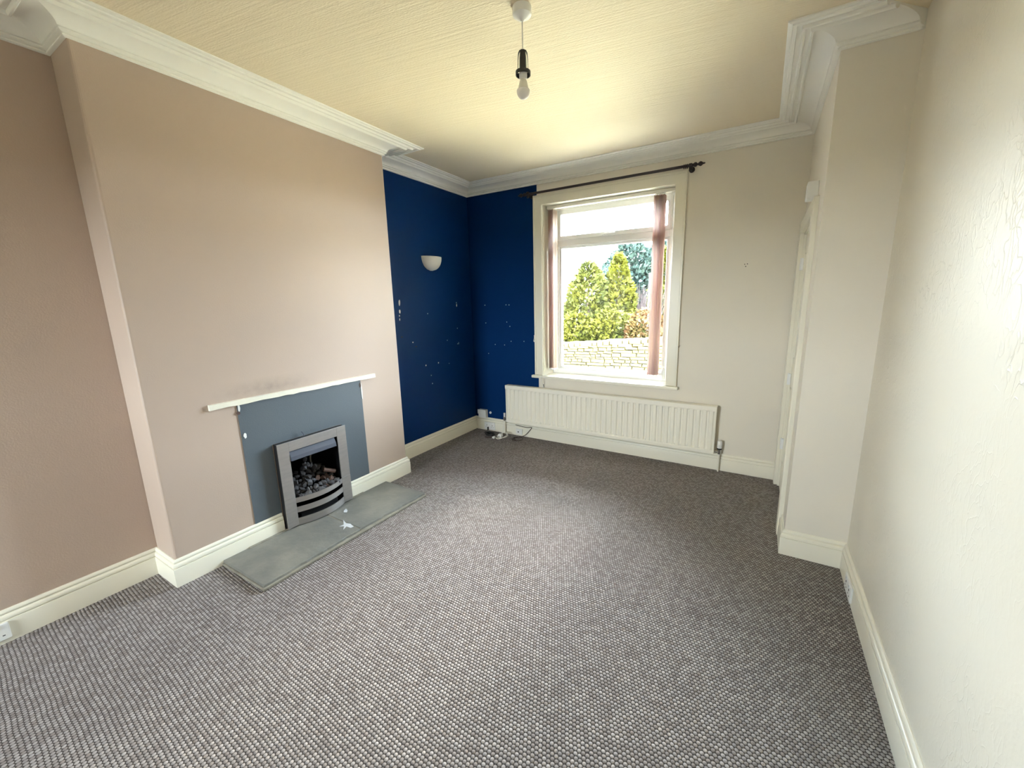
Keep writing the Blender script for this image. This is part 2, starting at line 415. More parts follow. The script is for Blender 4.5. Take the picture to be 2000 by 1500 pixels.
names = {0:'back window wall',1:'door wall',2:'pillar face',3:None,4:'rear wall',5:'near left alcove',6:'near side of the chimney breast',7:'front of the chimney breast',8:'far side of the chimney breast',9:'far navy alcove'}
k = 1
for s in range(10):
    if s == 3: continue
    cuts = None
    if s == 2: cuts = (None, xR-xD)
    moulding('trim_%d' % k, s, CORN, H, 'cornice', label='cream plaster cornice along the ' + names[s]); k += 1
BB = [(0,0),(.020,0),(.020,.098),(.0190,.101),(.0130,.102),(.0130,.106),(.0185,.107),(.0185,.114),(.0160,.121),(.0115,.126),(.0065,.127),(.0065,.131),(.0110,.132),(.0110,.137),(.0085,.142),(.004,.147),(0,.147)]
bbn = {0:'baseboard_back',1:'baseboard_door_wall',2:'baseboard_pillar',3:'baseboard_right',4:'baseboard_rear',5:'baseboard_left_near',6:'baseboard_chimney_side',8:'baseboard_chimney_far_side',9:'baseboard_left_far'}
for s, nm in bbn.items():
    cuts = None
    if s == 1: cuts = (3.58-2.68, None)
    moulding(nm, s, BB, 0, 'gloss', cuts, 'cream gloss skirting board with stepped moulding')
moulding('baseboard_chimney_near', 7, BB, 0, 'gloss', (None, 1.218-yC0), 'cream gloss skirting left of the fire')
moulding('baseboard_chimney_beyond', 7, BB, 0, 'gloss', (1.700-yC0, None), 'cream gloss skirting right of the fire')

# ------------------------------------------------------------------ filler spots and chips (plaster patches, part of the walls)
wl = bpy.data.objects['wall_left']; wb = bpy.data.objects['wall_back']
def blob(name, p, ry, rz, axis, m, parent, sd):
    bm = bmesh.new(); n = 10; c = Vector(p); rr = random.Random(sd); F, K = [], []
    for k_ in range(n):
        a = 2*PI*k_/n; q = .75+.4*rr.random(); s_, t_ = math.cos(a)*ry*q, math.sin(a)*rz*q
        for lst, off in ((F, .0012), (K, -.001)):
            v = Vector((off, s_, t_)) if axis == 'x' else Vector((s_, -off, t_))
            lst.append(bm.verts.new(c+v))
    bm.faces.new(F); bm.faces.new(K)
    for k_ in range(n): bm.faces.new((F[k_], F[(k_+1)%n], K[(k_+1)%n], K[k_]))
    return obj(name, bm, m, parent)
sd = 1
for (y, z, a, b_, m) in [(2.549,1.448,.010,.028,'plaster'),(2.545,1.373,.008,.020,'plaster'),(2.538,1.335,.006,.008,'plaster'),(2.538,1.304,.005,.012,'plaster'),
        (3.326,1.440,.006,.006,'fillerblue'),(3.328,1.415,.006,.016,'plaster'),(3.312,1.01,.006,.007,'fillerblue'),(3.330,1.015,.005,.013,'fillerblue'),
        (2.675,1.086,.006,.006,'plaster'),(2.713,1.042,.010,.006,'dark'),(2.547,1.146,.009,.006,'dark'),(2.823,.848,.007,.007,'plaster'),(3.0,.848,.007,.007,'plaster'),
        (2.897,.654,.006,.006,'fillerblue'),(2.887,.739,.005,.005,'fillerblue'),(3.321,1.175,.005,.006,'fillerblue'),(2.892,1.342,.004,.006,'fillerblue'),(3.152,1.062,.005,.005,'fillerblue'),(3.161,.82,.004,.004,'fillerblue')]:
    blob('filler_patch' if m != 'dark' else 'screw_hole', (xA, y, z), a, b_, 'x', m, wl, sd); sd += 1
for (x, z) in [(-2.301,1.41),(-2.029,1.41),(-1.992,1.409),(-2.299,1.219),(-2.026,1.231),(-1.988,1.186),(-2.183,.988),(-2.062,.987),(-1.819,1.034),(-1.977,1.029),(-2.275,.886)]:
    blob('filler_patch', (x, yB, z), .005, .005, 'y', 'fillerblue', wb, sd); sd += 1
for (x, z) in [(.158,1.690),(.176,1.692),(.166,1.674)]:
    blob('screw_hole', (x, yB, z), .004, .004, 'y', 'rod', wb, sd); sd += 1
for (y, z, a, b_, m) in [(1.075,.868,.006,.022,'plaster'),(1.068,.842,.009,.010,'coalbrown'),(1.084,.70,.008,.016,'plaster'),(1.893,.80,.005,.065,'plaster'),(1.885,.85,.006,.02,'coalbrown'),(1.65,.90,.003,.003,'plaster')]:
    blob('plaster_chip', (xC+.006, y, z), a, b_, 'x', m, bpy.data.objects['wall_chimney'], sd); sd += 1

# ------------------------------------------------------------------ window_1
w1 = sroot('window_1', (-.98, yB, WZ0), 'white sash style window with vertical blind, showing the garden')
def mitred(bm, x0, x1, z0, z1, wd, y0, y1, bottom=True):
    # rectangular frame with mitred corners between outer rect and outer minus wd
    o_ = [(x0,z0),(x1,z0),(x1,z1),(x0,z1)]
    i_ = [(x0+wd,z0+(wd if bottom else 0)),(x1-wd,z0+(wd if bottom else 0)),(x1-wd,z1-wd),(x0+wd,z1-wd)]
    V = {}
    for nm, rc in (('o',o_),('i',i_)):
        for j, (x, z) in enumerate(rc):
            V[nm,j,0] = bm.verts.new((x,y0,z)); V[nm,j,1] = bm.verts.new((x,y1,z))
    for j in range(4):
        if not bottom and j == 0: continue
        q = (j+1) % 4
        bm.faces.new((V['o',j,0],V['o',q,0],V['i',q,0],V['i',j,0])); bm.faces.new((V['o',j,1],V['o',q,1],V['i',q,1],V['i',j,1]))
        bm.faces.new((V['o',j,0],V['o',q,0],V['o',q,1],V['o',j,1])); bm.faces.new((V['i',j,0],V['i',q,0],V['i',q,1],V['i',j,1]))
    if not bottom:
        for j in (0,1): bm.faces.new((V['o',j,0],V['i',j,0],V['i',j,1],V['o',j,1]))
bm = bmesh.new(); mitred(bm, -1.678, -.290, .695, 2.425, .088, yB-.018, yB+.002, False)
obj('architrave', bm, 'gloss', w1, bev=.005)
bm = bmesh.new(); mitred(bm, -1.680, -.288, .695, 2.427, .016, yB-.026, yB-.017, False)
obj('architrave_bead', bm, 'gloss', w1, bev=.003)
obj('reveal_lining', B((W0, W0+.006, yB, 3.80, .69, WZ1), (W1-.006, W1, yB, 3.80, .69, WZ1), (W0, W1, yB, 3.80, WZ1-.006, WZ1)), 'gloss', w1)
obj('sill_board', B((-1.714, -.272, yB-.042, yB, .665, .693), (W0+.001, W1-.001, yB, 3.80, .665, .690)), 'gloss', w1, bev=.007, seg=3)
fx0, fx1, fz0, fz1, fy0, fy1 = W0+.006, W1-.006, .690, WZ1-.006, 3.785, 3.86
fr = bmesh.new(); box(fr, fx0, fx0+.072, fy0, fy1, fz0, fz1); box(fr, fx1-.072, fx1, fy0, fy1, fz0, fz1); box(fr, fx0+.072, fx1-.072, fy0, fy1, fz0, fz0+.052); box(fr, fx0+.072, fx1-.072, fy0, fy1, fz1-.045, fz1)
obj('window_frame', fr, 'upvc', w1, bev=.003)
for z0_, z1_ in ((.738, 1.978), (2.042, 2.293)):
    fr = bmesh.new(); mitred(fr, fx0+.068, fx1-.068, z0_, z1_, .026 if z0_ < 1 else .024, fy0+.012, fy1-.012)
    obj('glazing_bead', fr, 'upvc', w1, bev=.004)
fr = bmesh.new(); mitred(fr, fx0+.055, fx1-.055, 2.03, 2.31, .040, fy0-.012, fy0+.012)
obj('top_light_sash', fr, 'upvc', w1, bev=.004)
obj('transom', B((fx0+.045, fx1-.045, fy0-.002, fy1, 1.972, 2.048)), 'upvc', w1, bev=.004)
obj('pane', B((fx0+.045, fx1-.045, 3.826, 3.832, .74, 1.97)), 'glass', w1)
obj('pane', B((fx0+.05, fx1-.05, 3.826, 3.832, 2.05, 2.30)), 'glass', w1)
bm = B((-1.06, -1.02, fy0-.026, fy0-.012, 2.040, 2.056)); tube(bm, [(-1.05,fy0-.028,2.048),(-1.0,fy0-.032,2.050),(-.93,fy0-.032,2.052)], .005)
obj('casement_handle', bm, 'upvc', w1)
obj('outer_sill', B((W0, W1, 3.86, 3.98, .655, .69)), 'flag', w1)

# vertical blind: drawn back in two stacks
bl = thing('vertical_blind', 'pink and buff vertical blind drawn back to both sides of the window', 'blind', (-.98, 3.66, 2.36))
obj('headrail', B((W0+.016, W1-.016, 3.645, 3.690, 2.308, 2.337)), 'whitemat', bl, bev=.004)
def vane(x, ang, mm, w=.089, yc=3.668):
    bm = bmesh.new(); z0_, z1_ = .760, 2.300; n = 6; F, K = [], []
    d = Vector((math.cos(ang), math.sin(ang), 0)); nn = Vector((-d.y, d.x, 0))
    cols = []
    for i in range(n+1):
        s_ = (i/n-.5); p = Vector((x, yc, 0)) + d*(s_*w) + nn*(.006*(1-4*s_*s_))
        cols.append([[bm.verts.new((p.x+nn.x*t_, p.y+nn.y*t_, zz)) for zz in (z0_, z1_)] for t_ in (-.0006, .0006)])
    for i in range(n):
        for f_ in (0, 1): bm.faces.new((cols[i][f_][0], cols[i+1][f_][0], cols[i+1][f_][1], cols[i][f_][1]))
        for e_ in (0, 1): bm.faces.new((cols[i][0][e_], cols[i+1][0][e_], cols[i+1][1][e_], cols[i][1][e_]))
    for i in (0, n): bm.faces.new((cols[i][0][0], cols[i][0][1], cols[i][1][1], cols[i][1][0]))
    v = obj('vane', bm, mm, bl, smooth='all')
    bm = bmesh.new(); a = Vector((x, yc, 0)) - d*(w*.46); b_ = Vector((x, yc, 0)) + d*(w*.46)
    tube(bm, [(a.x,a.y,.752),(b_.x,b_.y,.752)], .006, 6)
    obj('vane_weight', bm, 'white', v)
    bm = bmesh.new(); lathe(bm, [(.004,2.298),(.004,2.31)], (x, yc, 0), n=6); obj('vane_hanger', bm, 'white', v)
for i in range(4): vane(-1.548+.0165*i, math.radians(90+R.uniform(-4, 4)), 'vane' if i % 3 else 'vane2')
for i in range(7): vane(-.556+.0135*i, math.radians(90+R.uniform(-3, 3)), ('vane', 'vane', 'vane2')[i % 3])
for xc_ in (-.419, -.411):
    bm = bmesh.new(); tube(bm, [(xc_,3.652,2.31),(xc_,3.652,.93)], .0018, 5); obj('control_cord', bm, 'cable_w', bl)
for pr_ in ([(.003,.93),(.010,.91),(.012,.86),(.009,.85)], [(.004,.84),(.014,.82),(.015,.76),(.012,.735)]):
    bm = bmesh.new(); lathe(bm, pr_, (-.416, 3.652, 0)); obj('cord_weight', bm, 'white', bl, smooth=True)

# fill_window, unseen and added as fill light from behind the camera
w2 = sroot('fill_window', ((RX0+RX1)/2, yE, RZ0), 'unseen rear window added for fill light')
fr = bmesh.new(); mitred(fr, RX0, RX1, RZ0, RZ1, .06, yE-.16, yE-.10); obj('window_frame', fr, 'upvc', w2)
obj('pane', B((RX0+.05, RX1-.05, yE-.132, yE-.127, RZ0+.05, RZ1-.05)), 'glass', w2)
obj('sill_board', B((RX0-.05, RX1+.05, yE-.10, yE+.04, RZ0-.03, RZ0)), 'gloss', w2)

# ------------------------------------------------------------------ door_1
d1 = sroot('door_1', (xD, 3.1, 0), 'white panelled door in the projecting wall')
obj('door_casing', B((xD-.026, xD+.002, 2.68, DY0, 0, DZ+.085), (xD-.026, xD+.002, DY1, 3.557, 0, DZ+.085), (xD-.0255, xD+.002, DY0, DY1, DZ, DZ+.085)), 'gloss', d1, bev=.006)
obj('door_lining', B((xD, xD+.12, DY0, DY0+.012, 0, DZ), (xD, xD+.12, DY1-.012, DY1, 0, DZ), (xD, xD+.12, DY0, DY1, DZ-.012, DZ)), 'gloss', d1)
leaf = obj('door_leaf', B((xD+.012, xD+.050, DY0+.014, DY1-.014, .008, DZ-.014)), 'gloss', d1, bev=.003)
for (a, b_, c, e) in ((2.87,3.07,.22,.80),(3.17,3.37,.22,.80),(2.87,3.07,1.0,1.74),(3.17,3.37,1.0,1.74)):
    bm = bmesh.new(); mitredx = [(a,c),(b_,c),(b_,e),(a,e)]
    for (ya, yb_, za, zb) in ((a,b_,c,c+.02),(a,b_,e-.02,e),(a,a+.02,c,e),(b_-.02,b_,c,e)): box(bm, xD+.006, xD+.014, ya, yb_, za, zb)
    obj('panel_moulding', bm, 'gloss', leaf, bev=.002)
for z in (.345, .845, 1.66):
    bm = B((xD-.004, xD+.010, DY1-.030, DY1-.004, z-.04, z+.04)); lathe(bm, [(.006,z-.042),(.006,z+.042)], (xD-.004, DY1-.015, 0), n=10)
    obj('hinge', bm, 'upvc', d1)
tag(obj('alarm_box', B((xD-.052, xD+.001, 2.80, 2.90, 1.965, 2.055)), 'white', bev=.006, seg=3), 'small white plastic box on the wall just above the door', 'alarm')

# ------------------------------------------------------------------ radiator
rd = thing('radiator', 'long low cream panel radiator below the window', 'radiator', (-.985, 3.54, .157))
r0, r1, z0, z1, yf = -2.017, .047, .157, .564, 3.500
bm = bmesh.new(); nr = 40; cols = []
xs = []; per = (r1-r0-.03)/nr
for i in range(nr):
    xa = r0+.015+i*per
    for f_, dd in ((0, .014), (.10, .014), (.30, .0), (.80, .0), (.99, .014)): xs.append((xa+per*f_, dd))
xs = [(r0, .003), (r0+.012, .0)] + xs + [(r1-.012, .0), (r1, .003)]
for x, dd in xs:
    cols.append([bm.verts.new((x, yf+.012-.001, z0)), bm.verts.new((x, yf, z0+.005)), bm.verts.new((x, yf, z0+.035)), bm.verts.new((x, yf+dd, z0+.048)), bm.verts.new((x, yf+dd, z1-.052)), bm.verts.new((x, yf, z1-.040)), bm.verts.new((x, yf, z1-.004)), bm.verts.new((x, yf+.012, z1-.004))])
for a, b_ in zip(cols, cols[1:]):
    for j in range(7): bm.faces.new((a[j], b_[j], b_[j+1], a[j+1]))
obj('front_panel', bm, 'radiator', rd, smooth=True)
obj('back_panel', B((r0+.01, r1-.01, yf+.012, yf+.018, z0+.002, z1-.008), (r0, r0+.014, yf+.004, yf+.06, z0+.004, z1-.006), (r1-.014, r1, yf+.004, yf+.06, z0+.004, z1-.006), (r0+.01, r1-.01, yf+.045, yf+.058, z0+.01, z1-.01)), 'radiator', rd)
obj('top_cover', B((r0-.003, r1+.003, yf-.004, yf+.010, z1-.036, z1+.002), (r0-.003, r1+.003, yf+.010, yf+.062, z1-.006, z1+.002)), 'radiator', rd, bev=.004)
for x_ in (r0+.3, r1-.33): obj('bottom_rail', B((r0, r1, yf-.003, yf+.012, z0, z0+.030)), 'radiator', rd, bev=.004) if x_ < -1 else None; obj('wall_bracket', B((x_, x_+.03, yf+.058, yB-.002, .3, .5)), 'radiator', rd)
def valve(x, sgn, big):
    v = bmesh.new()
    tube(v, [(x, 3.532, z0+.018), (x+sgn*.045, 3.532, z0+.018)], .010, 10); lathe(v, [(.014,z0+.0),(.014,z0+.042)], (x+sgn*.040, 3.532, 0), n=12)
    vo = obj('valve', v, 'chrome', rd, smooth=True)
    c = bmesh.new(); xx = x+sgn*.040
    if big: lathe(c, [(.014,z0+.040),(.019,z0+.046),(.019,z0+.105),(.016,z0+.114)], (xx, 3.532, 0), n=16)
    else: lathe(c, [(.011,z0+.040),(.011,z0+.085)], (xx, 3.532, 0), n=12)
    obj('valve_cap', c, 'white', vo, smooth=True)
    if big:
        c = bmesh.new(); lathe(c, [(.0195,z0+.040),(.0195,z0+.052)], (xx, 3.532, 0), n=16); obj('valve_collar', c, 'black', vo, smooth=True)
    p = bmesh.new(); tube(p, [(xx, 3.532, z0), (xx, 3.532, .001)], .0075, 10); obj('pipe', p, 'gloss', rd, smooth=True)
valve(r0, -1, False); valve(r1, 1, True)

# ------------------------------------------------------------------ curtain rod
cr_ = thing('curtain_rod', 'black iron curtain rod with spear finials above the window', 'curtain rod', (-.95, yB, 2.43))
bm = bmesh.new(); tube(bm, [(-1.74,3.5,2.432),(-.235,3.5,2.440)], .0105, 14); obj('pole', bm, 'rod', cr_, smooth=True)
for x, s_ in ((-1.725, -1), (-.240, 1)):
    bm = bmesh.new(); pr = [(.0105,0),(.015,.004),(.017,.012),(.015,.020),(.008,.026),(.008,.032),(.014,.040),(.018,.048),(.014,.058),(.006,.068),(.007,.074),(.003,.082)]
    lathe(bm, [(r_, s_*h) for r_, h in pr], (x, 3.5, 2.432 if s_ < 0 else 2.440), 'x', 16); obj('finial', bm, 'rod', cr_, smooth=True)
for x in (-1.70, -.262):
    bm = bmesh.new(); lathe(bm, [(.018,-.010),(.018,.010)], (x, 3.5, 2.437), 'x', 16); box(bm, x-.010, x+.010, 3.494, 3.51, 2.400, 2.428)
    tube(bm, [(x,3.5,2.425),(x,3.535,2.428),(x,yB,2.428)], .008, 8); lathe(bm, [(.022,yB-.006),(.022,yB)], (x, 0, 2.428), 'y', 16)
    obj('bracket', bm, 'rod', cr_, smooth=True)
for i in range(3):
    x = -.285-.012*i; bm = bmesh.new()
    tube(bm, [(x, 3.5+.0155*math.cos(a*PI/8), 2.437+.0155*math.sin(a*PI/8)) for a in range(16)], .0025, 5, True); obj('curtain_ring', bm, 'rod', cr_, smooth=True)
for x, m_, lb in ((-.292,'chrome','small metal tieback hook on the cream wall right of the window'), (-1.692,'whitemat','small pale tieback hook at the left edge of the window frame')):
    bm = bmesh.new(); tube(bm, bez([(x,3.578,1.10),(x,3.572,1.07),(x,3.560,1.045),(x+.012,3.548,1.038),(x+.020,3.545,1.055)], 5), .0028, 6)
    lathe(bm, [(.006,3.574),(.006,yB)], (x,0,1.095), 'y', 10)
    tag(obj('tieback_hook', bm, m_, smooth=True), lb, 'hook', 'curtain tieback hooks')

# ------------------------------------------------------------------ fireplace wall
tag(obj('fire_surround_panel', B((xC+.0003, xC+.004, 1.066, 1.222, .147, .889), (xC+.0003, xC+.004, 1.697, 1.891, .147, .887), (xC+.0003, xC+.004, 1.222, 1.697, .600, .888)), 'slatepaint'),
    'slate grey painted rectangle on the chimney breast around the fire', 'panel')
bm = bmesh.new(); ya = [.932+i*(2.020-.932)/24 for i in range(25)]; A = []
for i, y in enumerate(ya):
    w = R.uniform(-.0025, .0025); A.append([bm.verts.new((xC-.002, y, .890+w)), bm.verts.new((xC+.017, y, .890+w)), bm.verts.new((xC+.016+w, y, .917)), bm.verts.new((xC-.002, y, .919))])
for a, b_ in zip(A, A[1:]):
    for j in range(4): bm.faces.new((a[j], a[(j+1)%4], b_[(j+1)%4], b_[j]))
bm.faces.new(A[0]); bm.faces.new(A[-1])
tag(obj('mantel_strip', bm, 'gloss'), 'rough white batten left on the chimney breast above the grey panel', 'batten')

# hearth: two flagstones on a cement bed
ht = thing('hearth', 'low stone hearth of two worn grey flagstones in front of the fire', 'hearth', (-2.0, 1.45, 0))
hx0, hx1, ha, hb, hj = xC+.020, -1.803, .870, 2.025, 1.462
def slab(y0, y1, sd_, xe0, xe1):
    rr = random.Random(sd_); bm = bmesh.new(); ny = 18; top, bot = [], []
    edge = []
    for i in range(ny+1):
        y = y0+(y1-y0)*i/ny; edge.append((xe0+(xe1-xe0)*i/ny+rr.uniform(-.004, .004), y))
    back = [(hx0, y1), (hx0, y0)]
    loop = edge+back
    for x, y in loop: top.append(bm.verts.new((x, y, .030))); bot.append(bm.verts.new((x+(.004 if x > -2 else 0), y, .006)))
    bm.faces.new(top); bm.faces.new(bot)
    n = len(loop)
    for i in range(n): bm.faces.new((top[i], top[(i+1)%n], bot[(i+1)%n], bot[i]))
    return bm
obj('flagstone', slab(ha, hj-.004, 3, -1.803, -1.815), 'flag', ht, bev=.003)
obj('flagstone', slab(hj+.004, hb, 5, -1.822, -1.800), 'flag', ht, bev=.003)
obj('cement_bed', B((hx0, hx1+.012, ha-.008, hb+.006, 0, .016), (hx0, hx1-.012, hj-.005, hj+.005, .01, .0285), (hx0, hx0+.018, ha+.13, hb-.22, .02, .0355)), 'mortar', ht, bev=.004)
def splash(p, pts, z):
    bm = bmesh.new(); T_ = [bm.verts.new((p[0]+a, p[1]+b_, z+.001)) for a, b_ in pts]; U_ = [bm.verts.new((p[0]+a, p[1]+b_, z-.001)) for a, b_ in pts]
    bm.faces.new(T_); bm.faces.new(U_); n = len(pts)
    for i in range(n): bm.faces.new((T_[i], T_[(i+1)%n], U_[(i+1)%n], U_[i]))
    return bm
obj('paint_splash', splash((-1.92,1.445), [(-.085,.03),(-.03,.012),(.0,.022),(.05,.01),(.045,-.01),(.005,-.012),(.02,-.045),(-.01,-.018),(-.035,-.035),(-.03,-.006)], .0303), 'splash', ht)
obj('paint_splash', splash((-2.09,1.56), [(-.03,.02),(0,.01),(.02,-.01),(.0,-.02),(-.02,-.004)], .0303), 'splash', ht)

# gas fire
gf = thing('gas_fire', 'brushed steel inset coal effect gas fire with curved bars', 'fireplace', (xC, 1.46, .03))
g0, g1, gz0, gz1, gx = 1.224, 1.695, .0375, .602, xC+.050
i0, i1, it, ib = 1.293, 1.626, .538, .224
def yzframe(bm, x0_, x1_, y0, y1, z0_, z1_, a0, a1, b0, b1):
    box(bm, x0_, x1_, y0, a0, z0_, z1_); box(bm, x0_, x1_, a1, y1, z0_, z1_); box(bm, x0_, x1_, a0, a1, b1, z1_)
    if b0 > z0_: box(bm, x0_, x1_, a0, a1, z0_, b0)
bm = bmesh.new(); box(bm, gx-.008, gx, g0, i0, .228, gz1); box(bm, gx-.008, gx, i1, g1, .228, gz1); box(bm, gx-.008, gx, i0, i1, it, gz1)
obj('steel_surround', bm, 'steel', gf, bev=.0015)
for ya_, yb__ in ((g0, i0), (i1, g1)): obj('surround_leg', B((gx-.008, gx+.001, ya_, yb__, gz0, .2275)), 'steel', gf, bev=.0015)
bm = bmesh.new(); box(bm, xC+.002, gx-.008, g0+.004, g0+.02, gz0, gz1-.004); box(bm, xC+.002, gx-.008, g1-.02, g1-.004, gz0, gz1-.004); box(bm, xC+.002, gx-.008, g0+.02, g1-.02, gz1-.02, gz1-.004)
obj('back_casing', bm, 'black', gf)
bm = bmesh.new(); X = xA+.012
box(bm, X-.01, X, i0-.02, i1+.02, gz0, it+.03); box(bm, X, gx-.009, i0-.02, i0-.008, gz0, it+.03); box(bm, X, gx-.009, i1+.008, i1+.02, gz0, it+.03); box(bm, X, gx-.009, i0-.02, i1+.02, it+.02, it+.03); box(bm, X, gx-.009, i0-.02, i1+.02, gz0, gz0+.01)
obj('firebox', bm, 'firebox', gf)
bm = B((X, gx-.06, i0-.008, i0-.002, .24, .46)); box(bm, X+.03, gx-.08, i0-.003, i0+.002, .40, .43); box(bm, X+.03, gx-.10, i0-.003, i0+.003, .30, .37)
obj('ceramic_side_panel', bm, 'ceramic', gf)
bm = bmesh.new(); P_ = [(gx-.012, .534), (gx+.004, .500), (gx+.008, .474), (gx-.004, .476), (gx-.05, .530)]
a = [bm.verts.new((x, i0+.002, z)) for x, z in P_]; b_ = [bm.verts.new((x, i1-.016, z)) for x, z in P_]; n = len(P_)
bm.faces.new(a); bm.faces.new(b_)
for i in range(n): bm.faces.new((a[i], a[(i+1)%n], b_[(i+1)%n], b_[i]))
obj('canopy_hood', bm, 'hood', gf, bev=.002)
def bar(zb, zt, th=.006, bulge=.045, ofs=0):
    bm = bmesh.new(); n = 18; rows = []
    for i in range(n+1):
        t = i/n; y = i0+(i1-i0)*t; xx = gx+ofs+bulge*(1-(2*t-1)**2)
        rows.append([bm.verts.new((xx, y, zb)), bm.verts.new((xx, y, zt)), bm.verts.new((xx-th, y, zt)), bm.verts.new((xx-th, y, zb))])
    for a_, c_ in zip(rows, rows[1:]):
        for j in range(4): bm.faces.new((a_[j], a_[(j+1)%4], c_[(j+1)%4], c_[j]))
    bm.faces.new(rows[0]); bm.faces.new(rows[-1]); return bm
obj('front_bar', bar(.190, .224), 'steel', gf, smooth=True)
obj('front_bar', bar(.123, .160), 'steel', gf, smooth=True)
obj('front_bar', bar(.036, .083), 'steel', gf, smooth=True)
obj('ash_tray', B((gx-.09, gx-.012, i0+.03, i1-.04, .05, .095)), 'black', gf)
obj('grate', B((gx-.14, gx-.008, i0, i1, .185, .200)), 'black', gf)
def lump(r, sd_, sub=1):
    bm = bmesh.new(); bmesh.ops.create_icosphere(bm, subdivisions=sub, radius=r); o_ = Vector((sd_*3.1, sd_*1.7, 0))
    for v in bm.verts: v.co *= 1+.75*noise.noise(v.co/r*.9+o_)
    return bm
protos = []
for i in range(6):
    bm = lump(.021, i+1, 1); me = bpy.data.meshes.new('coal'); bm.to_mesh(me); bm.free()
    me.materials.append(M['coal']); protos.append(me)
pb = []
for i in range(3):
    bm = lump(.021, i+11, 1); me = bpy.data.meshes.new('coal'); bm.to_mesh(me); bm.free(); me.materials.append(M['coalbrown']); pb.append(me)
def place_coal(x, y, z, s_, brown):
    o = bpy.data.objects.new('coal', R.choice(pb if brown else protos)); COL.objects.link(o); o.parent = gf
    o.matrix_parent_inverse = Matrix.Translation(-Vector(gf.location)); o.location = (x, y, z)
    o.rotation_euler = (R.uniform(0,6), R.uniform(0,6), R.uniform(0,6)); o.scale = (s_, s_*R.uniform(.7,1.2), s_*R.uniform(.7,1.1))
for row in range(6):
    for i in range(11-row):
        t = (i+.5+R.uniform(-.2,.2))/(11-row); y = i0+.012+(i1-i0-.024)*(.04+.92*t) if row < 3 else i0+.05+(i1-i0-.09)*t
        x = gx-.010-row*.030+R.uniform(-.006,.006)+ (.022*(1-(2*t-1)**2) if row < 2 else 0)
        z = .216+row*.024*(1-.5*abs(t-.45))+R.uniform(-.004,.008)
        place_coal(x, y, z, R.uniform(.8,1.25), t > .55 and row < 3 and R.random() < .6)
for i in range(5): place_coal(gx-.10, i0+.13+.025*i, .375-.016*abs(i-1), 1.0, False)
for (x, y, z) in ((gx-.09, 1.425, .395), (gx-.085, 1.43, .42)): place_coal(x, y, z, .8, False)
bm = bmesh.new(); tube(bm, bez([(gx-.14,1.50,.35),(gx-.135,1.498,.40),(gx-.13,1.505,.44),(gx-.128,1.512,.475)], 4), [.005]*13 if False else .005, 6); obj('pale_streak', bm, 'mortar', gf)  # pale upright streak at the back, built as a thin tube
bm = bmesh.new(); tube(bm, [(gx-.05,1.53,.318),(gx-.03,1.60,.285)], .014, 7); obj('ceramic_log', bm, 'coalbrown', gf, smooth=True)
bm = bmesh.new(); tube(bm, [(gx-.02,1.41,.603),(gx-.024,1.408,.622),(gx-.028,1.400,.636)], .003, 6); obj('fixing_wire', bm, 'hood', gf)

# ------------------------------------------------------------------ pendant, wall light
px_, py_ = -.637, 1.607
pl = thing('pendant_light', 'bare bulb on a white cord with black shade ring, hanging from the ceiling', 'lamp', (px_, py_, H))
bm = bmesh.new(); lathe(bm, [(.039,H),(.039,H-.022),(.037,H-.028),(.020,H-.038),(.008,H-.044),(.005,H-.050)], (px_,py_,0), n=32); obj('ceiling_rose', bm, 'white', pl, smooth=True)
bm = bmesh.new(); tube(bm, [(px_,py_,H-.045),(px_,py_,2.44)], .0024, 8); obj('cord', bm, 'cable_w', pl, smooth=True)
bm = bmesh.new(); lathe(bm, [(.005,2.442),(.0125,2.436),(.0145,2.420),(.0155,2.37),(.0165,2.366),(.0165,2.346),(.014,2.343)], (px_,py_,0), n=24); obj('bulb_holder', bm, 'white', pl, smooth=True)
bm = bmesh.new()
for a0 in range(4):
    a = a0*PI/2+.5; rows = []
    for (r_, z) in ((.006,2.450),(.015,2.446),(.0215,2.434),(.0240,2.41),(.0245,2.385),(.0250,2.372)):
        ring = []
        for da in (-.5, .5):
            for rr_ in (r_, r_-.002): ring.append(bm.verts.new((px_+rr_*math.cos(a+da), py_+rr_*math.sin(a+da), z)))
        rows.append(ring)
    for A_, C_ in zip(rows, rows[1:]):
        for (i, j) in ((0,2),(2,3),(3,1),(1,0)): bm.faces.new((A_[i], A_[j], C_[j], C_[i]))
pr = [(.0245,2.374),(.031,2.371),(.031,2.357),(.0285,2.357),(.0285,2.366),(.0225,2.366)]
rings = [[bm.verts.new((px_+r_*math.cos(2*PI*k_/28), py_+r_*math.sin(2*PI*k_/28), z)) for k_ in range(28)] for r_, z in pr]
for i in range(6):
    for k_ in range(28): bm.faces.new((rings[i][k_], rings[i][(k_+1)%28], rings[(i+1)%6][(k_+1)%28], rings[(i+1)%6][k_]))
obj('shade_ring', bm, 'black', pl, smooth=True)
bm = bmesh.new(); lathe(bm, [(.0125,2.350),(.0125,2.338),(.015,2.336),(.0215,2.310),(.0225,2.306)], (px_,py_,0), n=24); bu = obj('bulb', bm, 'whitemat', pl, smooth=True)
bm = bmesh.new(); lathe(bm, [(.0225,2.306)]+[(.0275*math.cos(t), 2.297+.029*math.sin(t)) for t in [(.2-k_*.178) for k_ in range(10)]], (px_,py_,0), n=28); obj('bulb_globe', bm, 'bulb', bu, smooth=True)

